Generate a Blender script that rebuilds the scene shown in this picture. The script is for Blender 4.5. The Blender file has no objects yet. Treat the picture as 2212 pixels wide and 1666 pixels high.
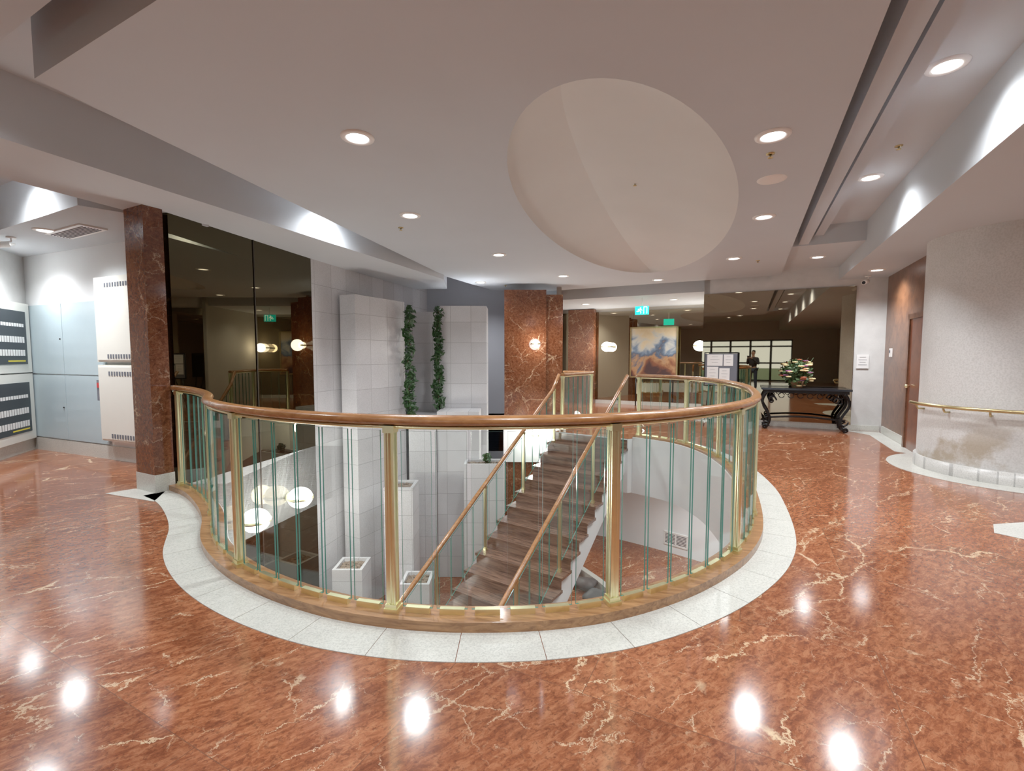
import bpy, bmesh, math, random
from mathutils import Vector, Matrix
from mathutils.geometry import tessellate_polygon
random.seed(7)
scene=bpy.context.scene
COL=scene.collection
TH=math.radians(27)
SA,CA=math.sin(TH),math.cos(TH)
def W(a,b,z=0.0): return Vector((SA*a+CA*b, CA*a-SA*b, z))
def V(x,y,z=0.0): return Vector((x,y,z))
LF=-3.15   # lower floor level

# ------------------------------------------------------------------ materials
def new_mat(name):
    m=bpy.data.materials.new(name); m.use_nodes=True
    nt=m.node_tree
    return m,nt,nt.nodes['Principled BSDF']
def N(nt,t,**kw):
    n=nt.nodes.new(t)
    for k,v in kw.items():
        if k in n.inputs: n.inputs[k].default_value=v
        else: setattr(n,k,v)
    return n
def ramp(nt,src,stops):
    r=nt.nodes.new('ShaderNodeValToRGB')
    e=r.color_ramp.elements
    while len(e)<len(stops): e.new(0.5)
    for i,(p,c) in enumerate(stops):
        e[i].position=p; e[i].color=(c[0],c[1],c[2],1) if not isinstance(c,(int,float)) else (c,c,c,1)
    nt.links.new(src,r.inputs[0]); return r.outputs[0]
def mixc(nt,f,a,b,mode='MIX'):
    n=nt.nodes.new('ShaderNodeMix'); n.data_type='RGBA'; n.blend_type=mode
    for s,val in ((0,f),(6,a),(7,b)):
        if hasattr(val,'is_linked') or hasattr(val,'links'): nt.links.new(val,n.inputs[s])
        else:
            n.inputs[s].default_value = val if s==0 else (val[0],val[1],val[2],1)
    return n.outputs[2]
def math_n(nt,op,a,b=0.5):
    n=nt.nodes.new('ShaderNodeMath'); n.operation=op
    for i,val in enumerate((a,b)):
        if hasattr(val,'links'): nt.links.new(val,n.inputs[i])
        else: n.inputs[i].default_value=val
    return n.outputs[0]
def plain(name,col,rough=0.5,metal=0.0,var=0.04,scale=6.0,bump=0.0,coat=0.0,bscale=None):
    m,nt,b=new_mat(name)
    g=nt.nodes.new('ShaderNodeNewGeometry')
    no=N(nt,'ShaderNodeTexNoise',Scale=scale,Detail=4.0); nt.links.new(g.outputs['Position'],no.inputs['Vector'])
    c=mixc(nt,no.outputs[0],[max(0,x*(1-var*2)) for x in col],[min(1,x*(1+var*2)) for x in col])
    nt.links.new(c,b.inputs['Base Color'])
    b.inputs['Roughness'].default_value=rough; b.inputs['Metallic'].default_value=metal
    if coat: b.inputs['Coat Weight'].default_value=coat; b.inputs['Coat Roughness'].default_value=0.08
    if bump:
        n2=N(nt,'ShaderNodeTexNoise',Scale=bscale or scale*12,Detail=3.0); nt.links.new(g.outputs['Position'],n2.inputs['Vector'])
        bp=N(nt,'ShaderNodeBump',Strength=bump,Distance=0.01); nt.links.new(n2.outputs[0],bp.inputs['Height']); nt.links.new(bp.outputs[0],b.inputs['Normal'])
    return m
def emis(name,col,s):
    m,nt,b=new_mat(name)
    b.inputs['Base Color'].default_value=(*col,1); b.inputs['Emission Color'].default_value=(*col,1); b.inputs['Emission Strength'].default_value=s
    return m
def marble(name,tile=0.9,bright=1.0,rough=0.07,vein=1.0):
    m,nt,b=new_mat(name)
    g=nt.nodes.new('ShaderNodeNewGeometry'); P=g.outputs['Position']
    vec=P; mort=None; tint=None
    if tile:
        mp=N(nt,'ShaderNodeMapping'); mp.inputs['Rotation'].default_value=(0,0,TH); nt.links.new(P,mp.inputs['Vector'])
        br=nt.nodes.new('ShaderNodeTexBrick'); br.offset=0.5; br.squash=1.0
        br.inputs['Color1'].default_value=(0,0,0,1); br.inputs['Color2'].default_value=(1,1,1,1); br.inputs['Mortar'].default_value=(.5,.5,.5,1)
        br.inputs['Scale'].default_value=1.0; br.inputs['Mortar Size'].default_value=0.002; br.inputs['Brick Width'].default_value=tile*1.3; br.inputs['Row Height'].default_value=tile
        nt.links.new(mp.outputs[0],br.inputs['Vector'])
        sc=nt.nodes.new('ShaderNodeVectorMath'); sc.operation='SCALE'; sc.inputs['Scale'].default_value=9.0; nt.links.new(br.outputs['Color'],sc.inputs[0])
        ad=nt.nodes.new('ShaderNodeVectorMath'); ad.operation='ADD'; nt.links.new(P,ad.inputs[0]); nt.links.new(sc.outputs[0],ad.inputs[1])
        vec=ad.outputs[0]; mort=br.outputs['Fac']; tint=br.outputs['Color']
    def noise(s,d,r=0.6,dist=0.0,v=None):
        n=N(nt,'ShaderNodeTexNoise',Scale=s,Detail=d,Roughness=r,Distortion=dist); nt.links.new(v or vec,n.inputs['Vector']); return n
    def stretch(v,rot,sc_):
        mp_=N(nt,'ShaderNodeMapping'); mp_.inputs['Rotation'].default_value=rot; nt.links.new(v,mp_.inputs['Vector'])
        m2=N(nt,'ShaderNodeMapping'); m2.inputs['Scale'].default_value=sc_; nt.links.new(mp_.outputs[0],m2.inputs['Vector']); return m2.outputs[0]
    k=bright
    sv=stretch(vec,(0.2,0.1,-0.6),(0.8,2.2,1.5))
    n1=noise(1.5,9,0.75,0.6,sv); n2=noise(15,7,0.78,0.5,sv); n3=noise(46,4,0.7,0.3)
    c1=ramp(nt,n1.outputs[0],[(0.32,(.165*k,.040*k,.016*k)),(0.5,(.30*k,.090*k,.036*k)),(0.68,(.43*k,.165*k,.075*k))])
    c2=ramp(nt,n2.outputs[0],[(0.40,(.10*k,.024*k,.010*k)),(0.49,(.27*k,.080*k,.032*k)),(0.60,(.45*k,.19*k,.09*k))])
    c=mixc(nt,0.55,c1,c2)
    dk=ramp(nt,n3.outputs[0],[(0.38,0.6),(0.47,0.0)])
    c=mixc(nt,dk,c,(.10*k,.026*k,.012*k))
    def cracks(rot,scl,s,w,mk,lo,dist,strength,col):
        nonlocal c
        nd=noise(2.6,7,0.75)
        sc2=nt.nodes.new('ShaderNodeVectorMath'); sc2.operation='SCALE'; sc2.inputs['Scale'].default_value=dist; nt.links.new(nd.outputs['Color'],sc2.inputs[0])
        ad2=nt.nodes.new('ShaderNodeVectorMath'); ad2.operation='ADD'; nt.links.new(vec,ad2.inputs[0]); nt.links.new(sc2.outputs[0],ad2.inputs[1])
        v=stretch(ad2.outputs[0],rot,scl)
        vo=nt.nodes.new('ShaderNodeTexVoronoi'); vo.feature='DISTANCE_TO_EDGE'; vo.inputs['Scale'].default_value=s; nt.links.new(v,vo.inputs['Vector'])
        wn=noise(3.0,3,0.6); wd=ramp(nt,wn.outputs[0],[(0.4,0.25),(0.68,1.3)])
        dd=math_n(nt,'DIVIDE',vo.outputs['Distance'],wd)
        line=ramp(nt,dd,[(0.0,1.0),(w*0.5,0.8),(w,0.0)])
        mkn=noise(mk,3,0.6)
        msk=ramp(nt,mkn.outputs[0],[(lo,0.0),(lo+0.06,1.0)])
        f=math_n(nt,'MULTIPLY',line,msk); f=math_n(nt,'MULTIPLY',f,strength*vein)
        c=mixc(nt,f,c,col)
    cracks((0.1,0.1,-0.75),(0.45,1.7,1.0),1.2,0.012,1.9,0.48,0.28,0.9,(.74,.54,.33))
    cracks((0.1,0.3,-0.5),(0.40,2.2,1.2),2.3,0.015,2.9,0.50,0.22,0.8,(.72,.52,.33))
    cracks((0.1,0.5,0.9),(0.5,1.8,1.2),2.0,0.013,3.3,0.53,0.25,0.7,(.72,.52,.33))
    cracks((0.1,0.5,2.2),(0.8,1.3,1.2),6.5,0.03,3.9,0.55,0.2,0.4,(.60,.36,.20))
    if tint is not None: c=mixc(nt,1.0,c,ramp(nt,tint,[(0.0,(.82,.80,.80)),(1.0,(1,1,1))]),'MULTIPLY')
    if mort is not None:
        c=mixc(nt,math_n(nt,'MULTIPLY',mort,0.6),c,(.09,.04,.025))
    nt.links.new(c,b.inputs['Base Color'])
    b.inputs['Roughness'].default_value=rough
    b.inputs['Specular IOR Level'].default_value=0.55
    return m
def granite(name,col=(.62,.60,.58),direction=None,tw=0.45,th=0.45,rough=0.35,joint=0.35):
    m,nt,b=new_mat(name)
    g=nt.nodes.new('ShaderNodeNewGeometry'); P=g.outputs['Position']
    n=N(nt,'ShaderNodeTexNoise',Scale=90.0,Detail=4.0,Roughness=0.8); nt.links.new(P,n.inputs['Vector'])
    c=ramp(nt,n.outputs[0],[(0.36,[x*0.68 for x in col]),(0.5,col),(0.64,[min(1,x*1.15) for x in col])])
    n2=N(nt,'ShaderNodeTexNoise',Scale=2.5,Detail=4.0); nt.links.new(P,n2.inputs['Vector'])
    c=mixc(nt,0.25,c,ramp(nt,n2.outputs[0],[(0.3,[x*0.75 for x in col]),(0.7,[min(1,x*1.1) for x in col])]))
    if direction is not None:
        d=nt.nodes.new('ShaderNodeVectorMath'); d.operation='DOT_PRODUCT'; d.inputs[1].default_value=(math.sin(direction),math.cos(direction),0); nt.links.new(P,d.inputs[0])
        sx=nt.nodes.new('ShaderNodeSeparateXYZ'); nt.links.new(P,sx.inputs[0])
        cx=nt.nodes.new('ShaderNodeCombineXYZ'); nt.links.new(d.outputs['Value'],cx.inputs[0]); nt.links.new(sx.outputs[2],cx.inputs[1])
        br=nt.nodes.new('ShaderNodeTexBrick'); br.offset=0.0
        br.inputs['Color1'].default_value=(.86,.86,.86,1); br.inputs['Color2'].default_value=(1,1,1,1); br.inputs['Mortar'].default_value=(1-joint,)*3+(1,)
        br.inputs['Scale'].default_value=1.0; br.inputs['Mortar Size'].default_value=0.005; br.inputs['Brick Width'].default_value=tw; br.inputs['Row Height'].default_value=th
        nt.links.new(cx.outputs[0],br.inputs['Vector'])
        c=mixc(nt,1.0,c,br.outputs['Color'],'MULTIPLY')
    nt.links.new(c,b.inputs['Base Color']); b.inputs['Roughness'].default_value=rough
    return m
def wood(name,c1,c2,direction=0.0,stretch=14.0,rough=0.3,scale=3.0,coat=0.3):
    m,nt,b=new_mat(name)
    g=nt.nodes.new('ShaderNodeNewGeometry')
    mp=N(nt,'ShaderNodeMapping'); mp.inputs['Rotation'].default_value=(0,0,direction); nt.links.new(g.outputs['Position'],mp.inputs['Vector'])
    mp2=N(nt,'ShaderNodeMapping'); mp2.inputs['Scale'].default_value=(1,stretch,stretch); nt.links.new(mp.outputs[0],mp2.inputs['Vector'])
    n=N(nt,'ShaderNodeTexNoise',Scale=scale,Detail=6.0,Roughness=0.65,Distortion=0.8); nt.links.new(mp2.outputs[0],n.inputs['Vector'])
    c=ramp(nt,n.outputs[0],[(0.35,c1),(0.65,c2)])
    nt.links.new(c,b.inputs['Base Color']); b.inputs['Roughness'].default_value=rough
    b.inputs['Coat Weight'].default_value=coat; b.inputs['Coat Roughness'].default_value=0.1
    return m
def glassm(name,tint=(.95,.975,.965)):
    m=bpy.data.materials.new(name); m.use_nodes=True; nt=m.node_tree; nt.nodes.clear()
    o=nt.nodes.new('ShaderNodeOutputMaterial'); t=nt.nodes.new('ShaderNodeBsdfTransparent'); t.inputs[0].default_value=(*tint,1)
    g=nt.nodes.new('ShaderNodeBsdfGlossy'); g.inputs['Roughness'].default_value=0.01
    lw=nt.nodes.new('ShaderNodeLayerWeight'); lw.inputs[0].default_value=0.5
    p=math_n(nt,'POWER',lw.outputs['Facing'],4.0); p=math_n(nt,'MULTIPLY',p,0.5); p=math_n(nt,'ADD',p,0.03)
    mx=nt.nodes.new('ShaderNodeMixShader'); nt.links.new(p,mx.inputs[0]); nt.links.new(t.outputs[0],mx.inputs[1]); nt.links.new(g.outputs[0],mx.inputs[2]); nt.links.new(mx.outputs[0],o.inputs[0])
    return m

M={}
M['floor']=marble('polished_red_marble',0.95,1.0,0.12)
M['pier']=marble('red_marble_cladding',0,0.50,0.10,0.55)
M['gband']=granite('white_granite_border',(.60,.60,.55),None,rough=0.22)
M['gwA']=granite('granite_wall_tiles',(.62,.62,.64),math.radians(14),joint=0.4)
M['gwX']=granite('granite_wall_tiles_cross',(.66,.66,.68),math.radians(90),joint=0.4)
M['ceil']=plain('ceiling_paint',(.52,.56,.60),0.85,var=.02,scale=1.5)
M['ceil_hi']=plain('ceiling_paint_recess',(.54,.57,.60),0.85,var=.02,scale=1.5)
M['dome']=plain('dome_paint',(.66,.68,.67),0.8,var=.03,scale=1.2)
M['white']=plain('white_wall_paint',(.80,.82,.83),0.7,var=.02,scale=2)
M['grey']=plain('grey_wall_paint',(.36,.37,.41),0.7,var=.03,scale=2)
M['wallp']=plain('textured_wall_paint',(.62,.62,.61),0.7,var=.08,scale=5,bump=.15)
M['beige']=plain('beige_wall_paint',(.50,.47,.42),0.7,var=.03,scale=2)
M['taupe']=plain('taupe_wall_paint',(.20,.17,.14),0.7,var=.03,scale=2)
M['mirror']=plain('bronze_tinted_mirror',(.075,.062,.036),0.015,1.0,var=.01,scale=1)
M['mirror2']=plain('bronze_tinted_mirror_light',(.30,.25,.175),0.015,1.0,var=.01,scale=1)
M['brass']=plain('polished_brass',(.90,.88,.54),0.30,1.0,var=.04,scale=20)
M['brassd']=plain('aged_brass',(.55,.44,.22),0.3,1.0,var=.1,scale=20)
M['rail']=wood('varnished_oak_rail',(.27,.105,.03),(.42,.185,.065),0,3,0.25,8)
M['curb']=wood('oak_curb',(.20,.08,.025),(.44,.22,.09),0.2,8,0.3,4)
M['stair']=wood('dark_walnut_tread',(.065,.032,.022),(.23,.13,.09),math.radians(34),12,0.25,2.2,0.5)
M['panelw']=wood('walnut_panelling',(.10,.035,.014),(.22,.09,.04),0,1,0.35,5,0.2)
M['glass']=glassm('clear_glass')
M['gedge']=plain('glass_edge_green',(.06,.25,.20),0.1,0.0,var=.1)
M['lamp']=emis('lamp_lens',(1,.99,.97),5.0)
M['globe']=emis('opal_globe',(1,.97,.91),6.0)
M['trim']=plain('fixture_white',(.85,.84,.82),0.4,var=.01)
M['black']=plain('black_iron',(.010,.010,.011),0.35,0.6,var=.1)
M['blackg']=plain('black_gloss_panel',(.015,.017,.022),0.15,var=.05)
M['cream']=plain('cream_enamel',(.80,.79,.72),0.4,var=.01)
M['blue']=plain('pale_blue_enamel',(.42,.53,.58),0.25,var=.02)
M['leaf']=plain('vine_leaf',(.02,.065,.015),0.45,var=.4,scale=25)
M['leaf2']=plain('foliage_leaf',(.05,.10,.03),0.5,var=.4,scale=25)
M['stem']=plain('vine_stem',(.06,.04,.015),0.7)
M['flowy']=plain('cream_flower',(.80,.64,.32),0.6,var=.1)
M['flowp']=plain('plum_flower',(.22,.06,.16),0.6,var=.1)
M['flowr']=plain('rust_flower',(.40,.10,.04),0.6,var=.1)
M['wicker']=plain('woven_basket',(.24,.13,.06),0.7,var=.3,scale=60)
M['rock']=plain('river_rock',(.10,.10,.10),0.45,var=.4,scale=8,bump=.3)
M['pebble']=plain('pebbles',(.22,.17,.13),0.7,var=.6,scale=50,bump=.5)
M['paper']=plain('white_paper',(.80,.80,.79),0.6,var=.01)
M['ink']=plain('printed_ink',(.04,.04,.05),0.6)
M['greyb']=plain('grey_felt_board',(.12,.13,.16),0.8,var=.05,scale=30)
M['red']=plain('red_enamel',(.55,.03,.03),0.4)
M['yellow']=plain('yellow_strip',(.80,.65,.04),0.5)
M['exit']=emis('exit_green',(.01,.70,.58),1.0)
M['exitw']=emis('exit_white',(.9,1,.95),1.6)
M['grass']=plain('lawn',(.09,.13,.045),0.9,var=.4,scale=3)
M['dark']=plain('dark_bronze',(.04,.03,.022),0.4,.5)
M['granpl']=granite('granite_plinth_tiles',(.62,.61,.58),math.radians(90),0.09,1.0,0.3,0.4)

# ------------------------------------------------------------------ mesh builder
WL={}
class MB:
    def __init__(s): s.v=[];s.f=[];s.m=[];s.s=[]
    def add(s,vs,fs,mi=0,sm=False):
        o=len(s.v); s.v+= [Vector(v) for v in vs]
        for f in fs: s.f.append([i+o for i in f]); s.m.append(mi); s.s.append(sm)
        return s
    def prism(s,poly,z0,z1,mi=0,sidemi=None,sm=False):
        n=len(poly); sidemi=mi if sidemi is None else sidemi
        area=sum(poly[i][0]*poly[(i+1)%n][1]-poly[(i+1)%n][0]*poly[i][1] for i in range(n))
        if area<0: poly=list(reversed(poly))
        vs=[(p[0],p[1],z0) for p in poly]+[(p[0],p[1],z1) for p in poly]
        s.add(vs,[list(range(n))[::-1],[i+n for i in range(n)]],mi,False)
        o=len(s.v)-2*n
        for i in range(n):
            j=(i+1)%n; s.f.append([o+i,o+j,o+j+n,o+i+n]); s.m.append(sidemi); s.s.append(sm)
        return s
    def slab(s,loops,z0,z1,mtop=0,mbot=0,mside=0):
        L=[[Vector((p[0],p[1],0)) for p in l] for l in loops]
        flat=[p for l in L for p in l]; n=len(flat)
        tris=tessellate_polygon(L); o=len(s.v)
        s.v+=[Vector((p.x,p.y,z1)) for p in flat]+[Vector((p.x,p.y,z0)) for p in flat]
        for t in tris:
            a,b,c=[flat[i] for i in t]
            t=list(t)
            if (b-a).cross(c-a).z<0: t=t[::-1]
            s.f.append([o+i for i in t]); s.m.append(mtop); s.s.append(False)
            s.f.append([o+n+i for i in t[::-1]]); s.m.append(mbot); s.s.append(False)
        k=0
        for l in L:
            m=len(l)
            for i in range(m):
                j=(i+1)%m; s.f.append([o+k+i,o+k+j,o+n+k+j,o+n+k+i]); s.m.append(mside); s.s.append(False)
            k+=m
        return s
    def box(s,c,size,rot=0.0,mi=0):
        """c = centre of the box, rot = heading clockwise (radians)"""
        hx,hy,hz=size[0]/2,size[1]/2,size[2]/2
        ca,sa=math.cos(-rot),math.sin(-rot); vs=[]
        for z in(-hz,hz):
            for x,y in((-hx,-hy),(hx,-hy),(hx,hy),(-hx,hy)):
                vs.append((c[0]+x*ca-y*sa,c[1]+x*sa+y*ca,c[2]+z))
        return s.add(vs,[[3,2,1,0],[4,5,6,7],[0,1,5,4],[1,2,6,5],[2,3,7,6],[3,0,4,7]],mi)
    def tube(s,pts,r,n=10,closed=False,mi=0,ry=None,caps=True):
        pts=[Vector(p) for p in pts]; k=len(pts); rings=[]
        for i,p in enumerate(pts):
            if closed: t=(pts[(i+1)%k]-pts[i-1])
            else: t=pts[min(i+1,k-1)]-pts[max(i-1,0)]
            if t.length<1e-9: t=Vector((0,0,1))
            t.normalize()
            up=Vector((0,0,1)) if abs(t.z)<0.95 else Vector((0,1,0))
            sd=t.cross(up).normalized(); u=sd.cross(t).normalized()
            rr=r[i] if isinstance(r,(list,tuple)) else r; rv=ry if ry is not None else rr
            rings.append([p+sd*rr*math.cos(2*math.pi*j/n)+u*rv*math.sin(2*math.pi*j/n) for j in range(n)])
        vs=[q for g in rings for q in g]; fs=[]
        for i in range(k if closed else k-1):
            a=i*n; b2=((i+1)%k)*n
            for j in range(n): fs.append([a+j,a+(j+1)%n,b2+(j+1)%n,b2+j])
        s.add(vs,fs,mi,True)
        if not closed and caps:
            o=len(s.v)-len(vs)
            s.f.append([o+j for j in range(n)][::-1]); s.m.append(mi); s.s.append(False)
            s.f.append([o+(k-1)*n+j for j in range(n)]); s.m.append(mi); s.s.append(False)
        return s
    def lathe(s,prof,c,n=24,mi=0,sm=True,a0=0.0,a1=2*math.pi):
        full=abs(a1-a0-2*math.pi)<1e-6; cnt=n if full else n+1
        vs=[]
        for r,z in prof:
            for j in range(cnt):
                a=a0+(a1-a0)*j/n; vs.append((c[0]+r*math.cos(a),c[1]+r*math.sin(a),c[2]+z))
        fs=[]
        for i in range(len(prof)-1):
            for j in range(n):
                k=(j+1)%cnt; fs.append([i*cnt+j,i*cnt+k,(i+1)*cnt+k,(i+1)*cnt+j])
        return s.add(vs,fs,mi,sm)
    def ball(s,c,r,n=16,m=10,mi=0):
        rx,ry,rz=r if isinstance(r,(tuple,list)) else (r,r,r)
        vs=[];fs=[]
        for i in range(m+1):
            ph=math.pi*i/m
            for j in range(n):
                a=2*math.pi*j/n; vs.append((c[0]+rx*math.sin(ph)*math.cos(a),c[1]+ry*math.sin(ph)*math.sin(a),c[2]-rz*math.cos(ph)))
        for i in range(m):
            for j in range(n): fs.append([i*n+j,i*n+(j+1)%n,(i+1)*n+(j+1)%n,(i+1)*n+j])
        return s.add(vs,fs,mi,True)
    def obj(s,name,mats,parent=None,origin=None,fix=True):
        if not isinstance(mats,(list,tuple)): mats=[mats]
        xs=[v.x for v in s.v]; ys=[v.y for v in s.v]; zs=[v.z for v in s.v]
        if origin is None: origin=Vector(((min(xs)+max(xs))/2,(min(ys)+max(ys))/2,min(zs)))
        me=bpy.data.meshes.new(name)
        me.from_pydata([v-origin for v in s.v],[],s.f); 
        for m in mats: me.materials.append(m)
        me.polygons.foreach_set('material_index',s.m); me.polygons.foreach_set('use_smooth',s.s)
        me.update()
        if fix:
            bm=bmesh.new(); bm.from_mesh(me); bmesh.ops.remove_doubles(bm,verts=bm.verts,dist=1e-5); bmesh.ops.recalc_face_normals(bm,faces=bm.faces); bm.to_mesh(me); bm.free()
        o=bpy.data.objects.new(name,me); COL.objects.link(o)
        pl=WL[parent] if parent is not None else Vector((0,0,0))
        o.parent=parent; o.location=origin-pl; WL[o]=origin
        return o
def empty(name,loc,parent=None):
    o=bpy.data.objects.new(name,None); o.empty_display_size=0.1; COL.objects.link(o)
    pl=WL[parent] if parent is not None else Vector((0,0,0))
    o.parent=parent; o.location=Vector(loc)-pl; WL[o]=Vector(loc); return o
def tag(o,label,cat,group=None,kind=None):
    o['label']=label; o['category']=cat
    if group: o['group']=group
    if kind: o['kind']=kind
    return o
def struct(o,label,cat): return tag(o,label,cat,None,'structure')
def copy_thing(root,loc,rot=None,lights=True):
    def rec(o,par):
        if o.type=='LIGHT' and not lights: return None
        c=o.copy(); COL.objects.link(c); c.parent=par
        for ch in list(o.children): rec(ch,c)
        return c
    c=rec(root,None); c.location=Vector(loc)
    if rot is not None: c.rotation_euler=(0,0,rot)
    return c
def light(kind,loc,energy,color=(1,.97,.94),parent=None,size=0.1,spot=2.3,name=None):
    l=bpy.data.lights.new(name or 'lamp_bulb',kind); l.energy=energy; l.color=color
    if kind=='SPOT': l.spot_size=spot; l.spot_blend=1.0; l.shadow_soft_size=size
    elif kind=='POINT': l.shadow_soft_size=size
    o=bpy.data.objects.new(name or 'lamp_bulb',l); COL.objects.link(o)
    pl=WL[parent] if parent is not None else Vector((0,0,0)); o.parent=parent; o.location=Vector(loc)-pl
    return o

def catmull(pts,step=0.06):
    P=[Vector((p[0],p[1],0)) for p in pts]; P=[P[0]*2-P[1]]+P+[P[-1]*2-P[-2]]
    out=[]
    for i in range(1,len(P)-2):
        for k in range(20):
            t=k/20; p0,p1,p2,p3=P[i-1:i+3]
            out.append(0.5*((2*p1)+(-p0+p2)*t+(2*p0-5*p1+4*p2-p3)*t*t+(-p0+3*p1-3*p2+p3)*t**3))
    out.append(P[-2])
    d=[0]
    for i in range(1,len(out)): d.append(d[-1]+(out[i]-out[i-1]).length)
    n=max(2,int(d[-1]/step)); res=[]; j=0
    for k in range(n+1):
        s=d[-1]*k/n
        while j<len(d)-2 and d[j+1]<s: j+=1
        t=(s-d[j])/max(1e-9,d[j+1]-d[j]); res.append(out[j].lerp(out[j+1],min(1,t)))
    return res
def offset(path,d):
    out=[]
    for i,p in enumerate(path):
        t=path[min(i+1,len(path)-1)]-path[max(0,i-1)]; t.normalize()
        out.append(p+Vector((-t.y,t.x,0))*d)
    return out
def strip(mb,pa,pb,z0,z1,mi=0,mtop=None):
    n=len(pa)
    for i in range(n-1):
        a,b,c,d=pa[i],pa[i+1],pb[i+1],pb[i]
        vs=[(p.x,p.y,z0) for p in(a,b,c,d)]+[(p.x,p.y,z1) for p in(a,b,c,d)]
        fs=[[0,3,2,1],[4,5,6,7],[0,1,5,4],[2,3,7,6]]
        if i==0: fs.append([3,0,4,7])
        if i==n-2: fs.append([1,2,6,5])
        mb.add(vs,fs,mi,False)
def wallseg(name,p,q,z0,z1,mat,label,thick=0.12,side=1,cat='wall'):
    """solid wall whose visible face runs p->q; thickness goes to the side"""
    p=Vector((p[0],p[1],0)); q=Vector((q[0],q[1],0)); t=(q-p).normalized(); n=Vector((-t.y,t.x,0))*side*thick
    o=MB().prism([p,q,q+n,p+n],z0,z1).obj(name,mat)
    return struct(o,label,cat)

# ------------------------------------------------------------------ opening path
outer=[(-3.84,5.10),(-3.5,4.86),(-3.12,4.48),(-2.79,4.08),(-2.45,3.56),(-2.04,3.14),(-1.59,2.82),(-1.10,2.58),(-.66,2.46),(-.24,2.42),(.24,2.45),(.68,2.57),(1.17,2.83),(1.63,3.2),(1.96,3.58),(2.21,3.99),(2.5,4.6),(2.78,5.3),(3.0,6.2),(3.06,7.1),(2.86,7.9),(2.34,8.5)]
PO=catmull(outer,0.06); PI=offset(PO,0.17); PG=offset(PO,-0.24); PR=offset(PO,0.085)
H33=math.radians(34); SH=V(math.sin(H33),math.cos(H33)); RP=V(math.cos(H33),-math.sin(H33)); ST=V(1.48,8.77)
SW=0.76
stL=ST-RP*SW; stR=ST+RP*SW
MWa,MWb=V(-3.842,5.27),V(-3.3,7.7)
GB=V(-2.2,12.1)
hole=[p for p in PI]+[stR,stL,V(1.72,10.40),V(1.15,10.80),V(-.2,10.85),V(-.2,12.1),GB,MWb,MWa]
rect=[W(-9,-10.6),W(-9,4.7),W(14.8,4.7),W(14.8,-10.6)]
f=MB().slab([rect,hole],-1.0,0.0,0,1,1).obj('floor',[M['floor'],M['white']])
struct(f,'polished red-brown marble floor with cream veins around the stair opening','floor')
f=MB().prism([W(-1,-8),W(-1,4.7),W(14.8,4.7),W(14.8,-8)],LF-.2,LF).obj('floor_lower',M['floor'])
struct(f,'red marble floor of the level below the opening','floor')
mb=MB(); i=0; step=7
while i<len(PO)-1:
    j=min(i+step,len(PO)-1)
    a=[x.copy() for x in PO[i:j+1]]; b=[x.copy() for x in PG[i:j+1]]
    for arr in(a,b):
        d=(arr[1]-arr[0]).normalized()*0.002; arr[0]+=d
        d=(arr[-2]-arr[-1]).normalized()*0.002; arr[-1]+=d
    strip(mb,b,a,0.0,0.004); i=j
mb.prism([V(-3.86,5.08),V(-3.70,4.70),V(-4.45,4.98),V(-4.28,5.16)],0.0,0.004)
o=mb.obj('trim_1',M['gband']); struct(o,'pale granite border inlaid in the floor around the opening','floor border')
mb=MB(); strip(mb,PO,PI,0.0,0.06); o=mb.obj('trim_2',M['curb']); struct(o,'oak curb following the curved edge of the opening','curb')
mb=MB(); strip(mb,[p for p in PI],offset(PO,0.19),-1.0,0.03); o=mb.obj('trim_3',M['white']); struct(o,'white painted fascia below the curved floor edge','fascia')

# ------------------------------------------------------------------ balustrade builder
def post_mesh(mb,p,z0,z1,w=0.03,ang=0.0,mi=0):
    poly=[]
    for k in range(4):
        for t in (-1,-.6,-.35,-.15,.15,.35,.6):
            dd=0.86 if t in(-.35,.35) else 1.0
            if t in (-.15,.15): dd=0.86 if t<0 else 1.0
            x,y=t,-dd
            a=k*math.pi/2
            X=x*math.cos(a)-y*math.sin(a); Y=x*math.sin(a)+y*math.cos(a)
            X*=w;Y*=w
            poly.append((p[0]+X*math.cos(ang)-Y*math.sin(ang),p[1]+X*math.sin(ang)+Y*math.cos(ang)))
    mb.prism(poly,z0,z1,mi)
    mb.box((p[0],p[1],z0+0.012),(w*3.0,w*3.0,0.024),-ang,mi)
    mb.box((p[0],p[1],z0+0.035),(w*2.5,w*2.5,0.022),-ang,mi)
    mb.box((p[0],p[1],z1-0.02),(w*2.4,w*2.4,0.04),-ang,mi)
def glass_piece(p,q,zb0,zt0,zb1,zt1,root,th=0.005):
    t=(q-p).normalized(); n=Vector((-t.y,t.x,0))*th
    vs=[p-n,q-n,q+n,p+n]
    P=[Vector((v.x,v.y,z)) for v,z in zip(vs,(zb0,zb1,zb1,zb0))]+[Vector((v.x,v.y,z)) for v,z in zip(vs,(zt0,zt1,zt1,zt0))]
    mb=MB(); mb.add(P,[[0,1,5,4],[2,3,7,6]],0); mb.add(P,[[3,2,1,0],[4,5,6,7],[1,2,6,5],[3,0,4,7]],1)
    return mb.obj('glass_panel',[M['glass'],M['gedge']],root)
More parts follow.
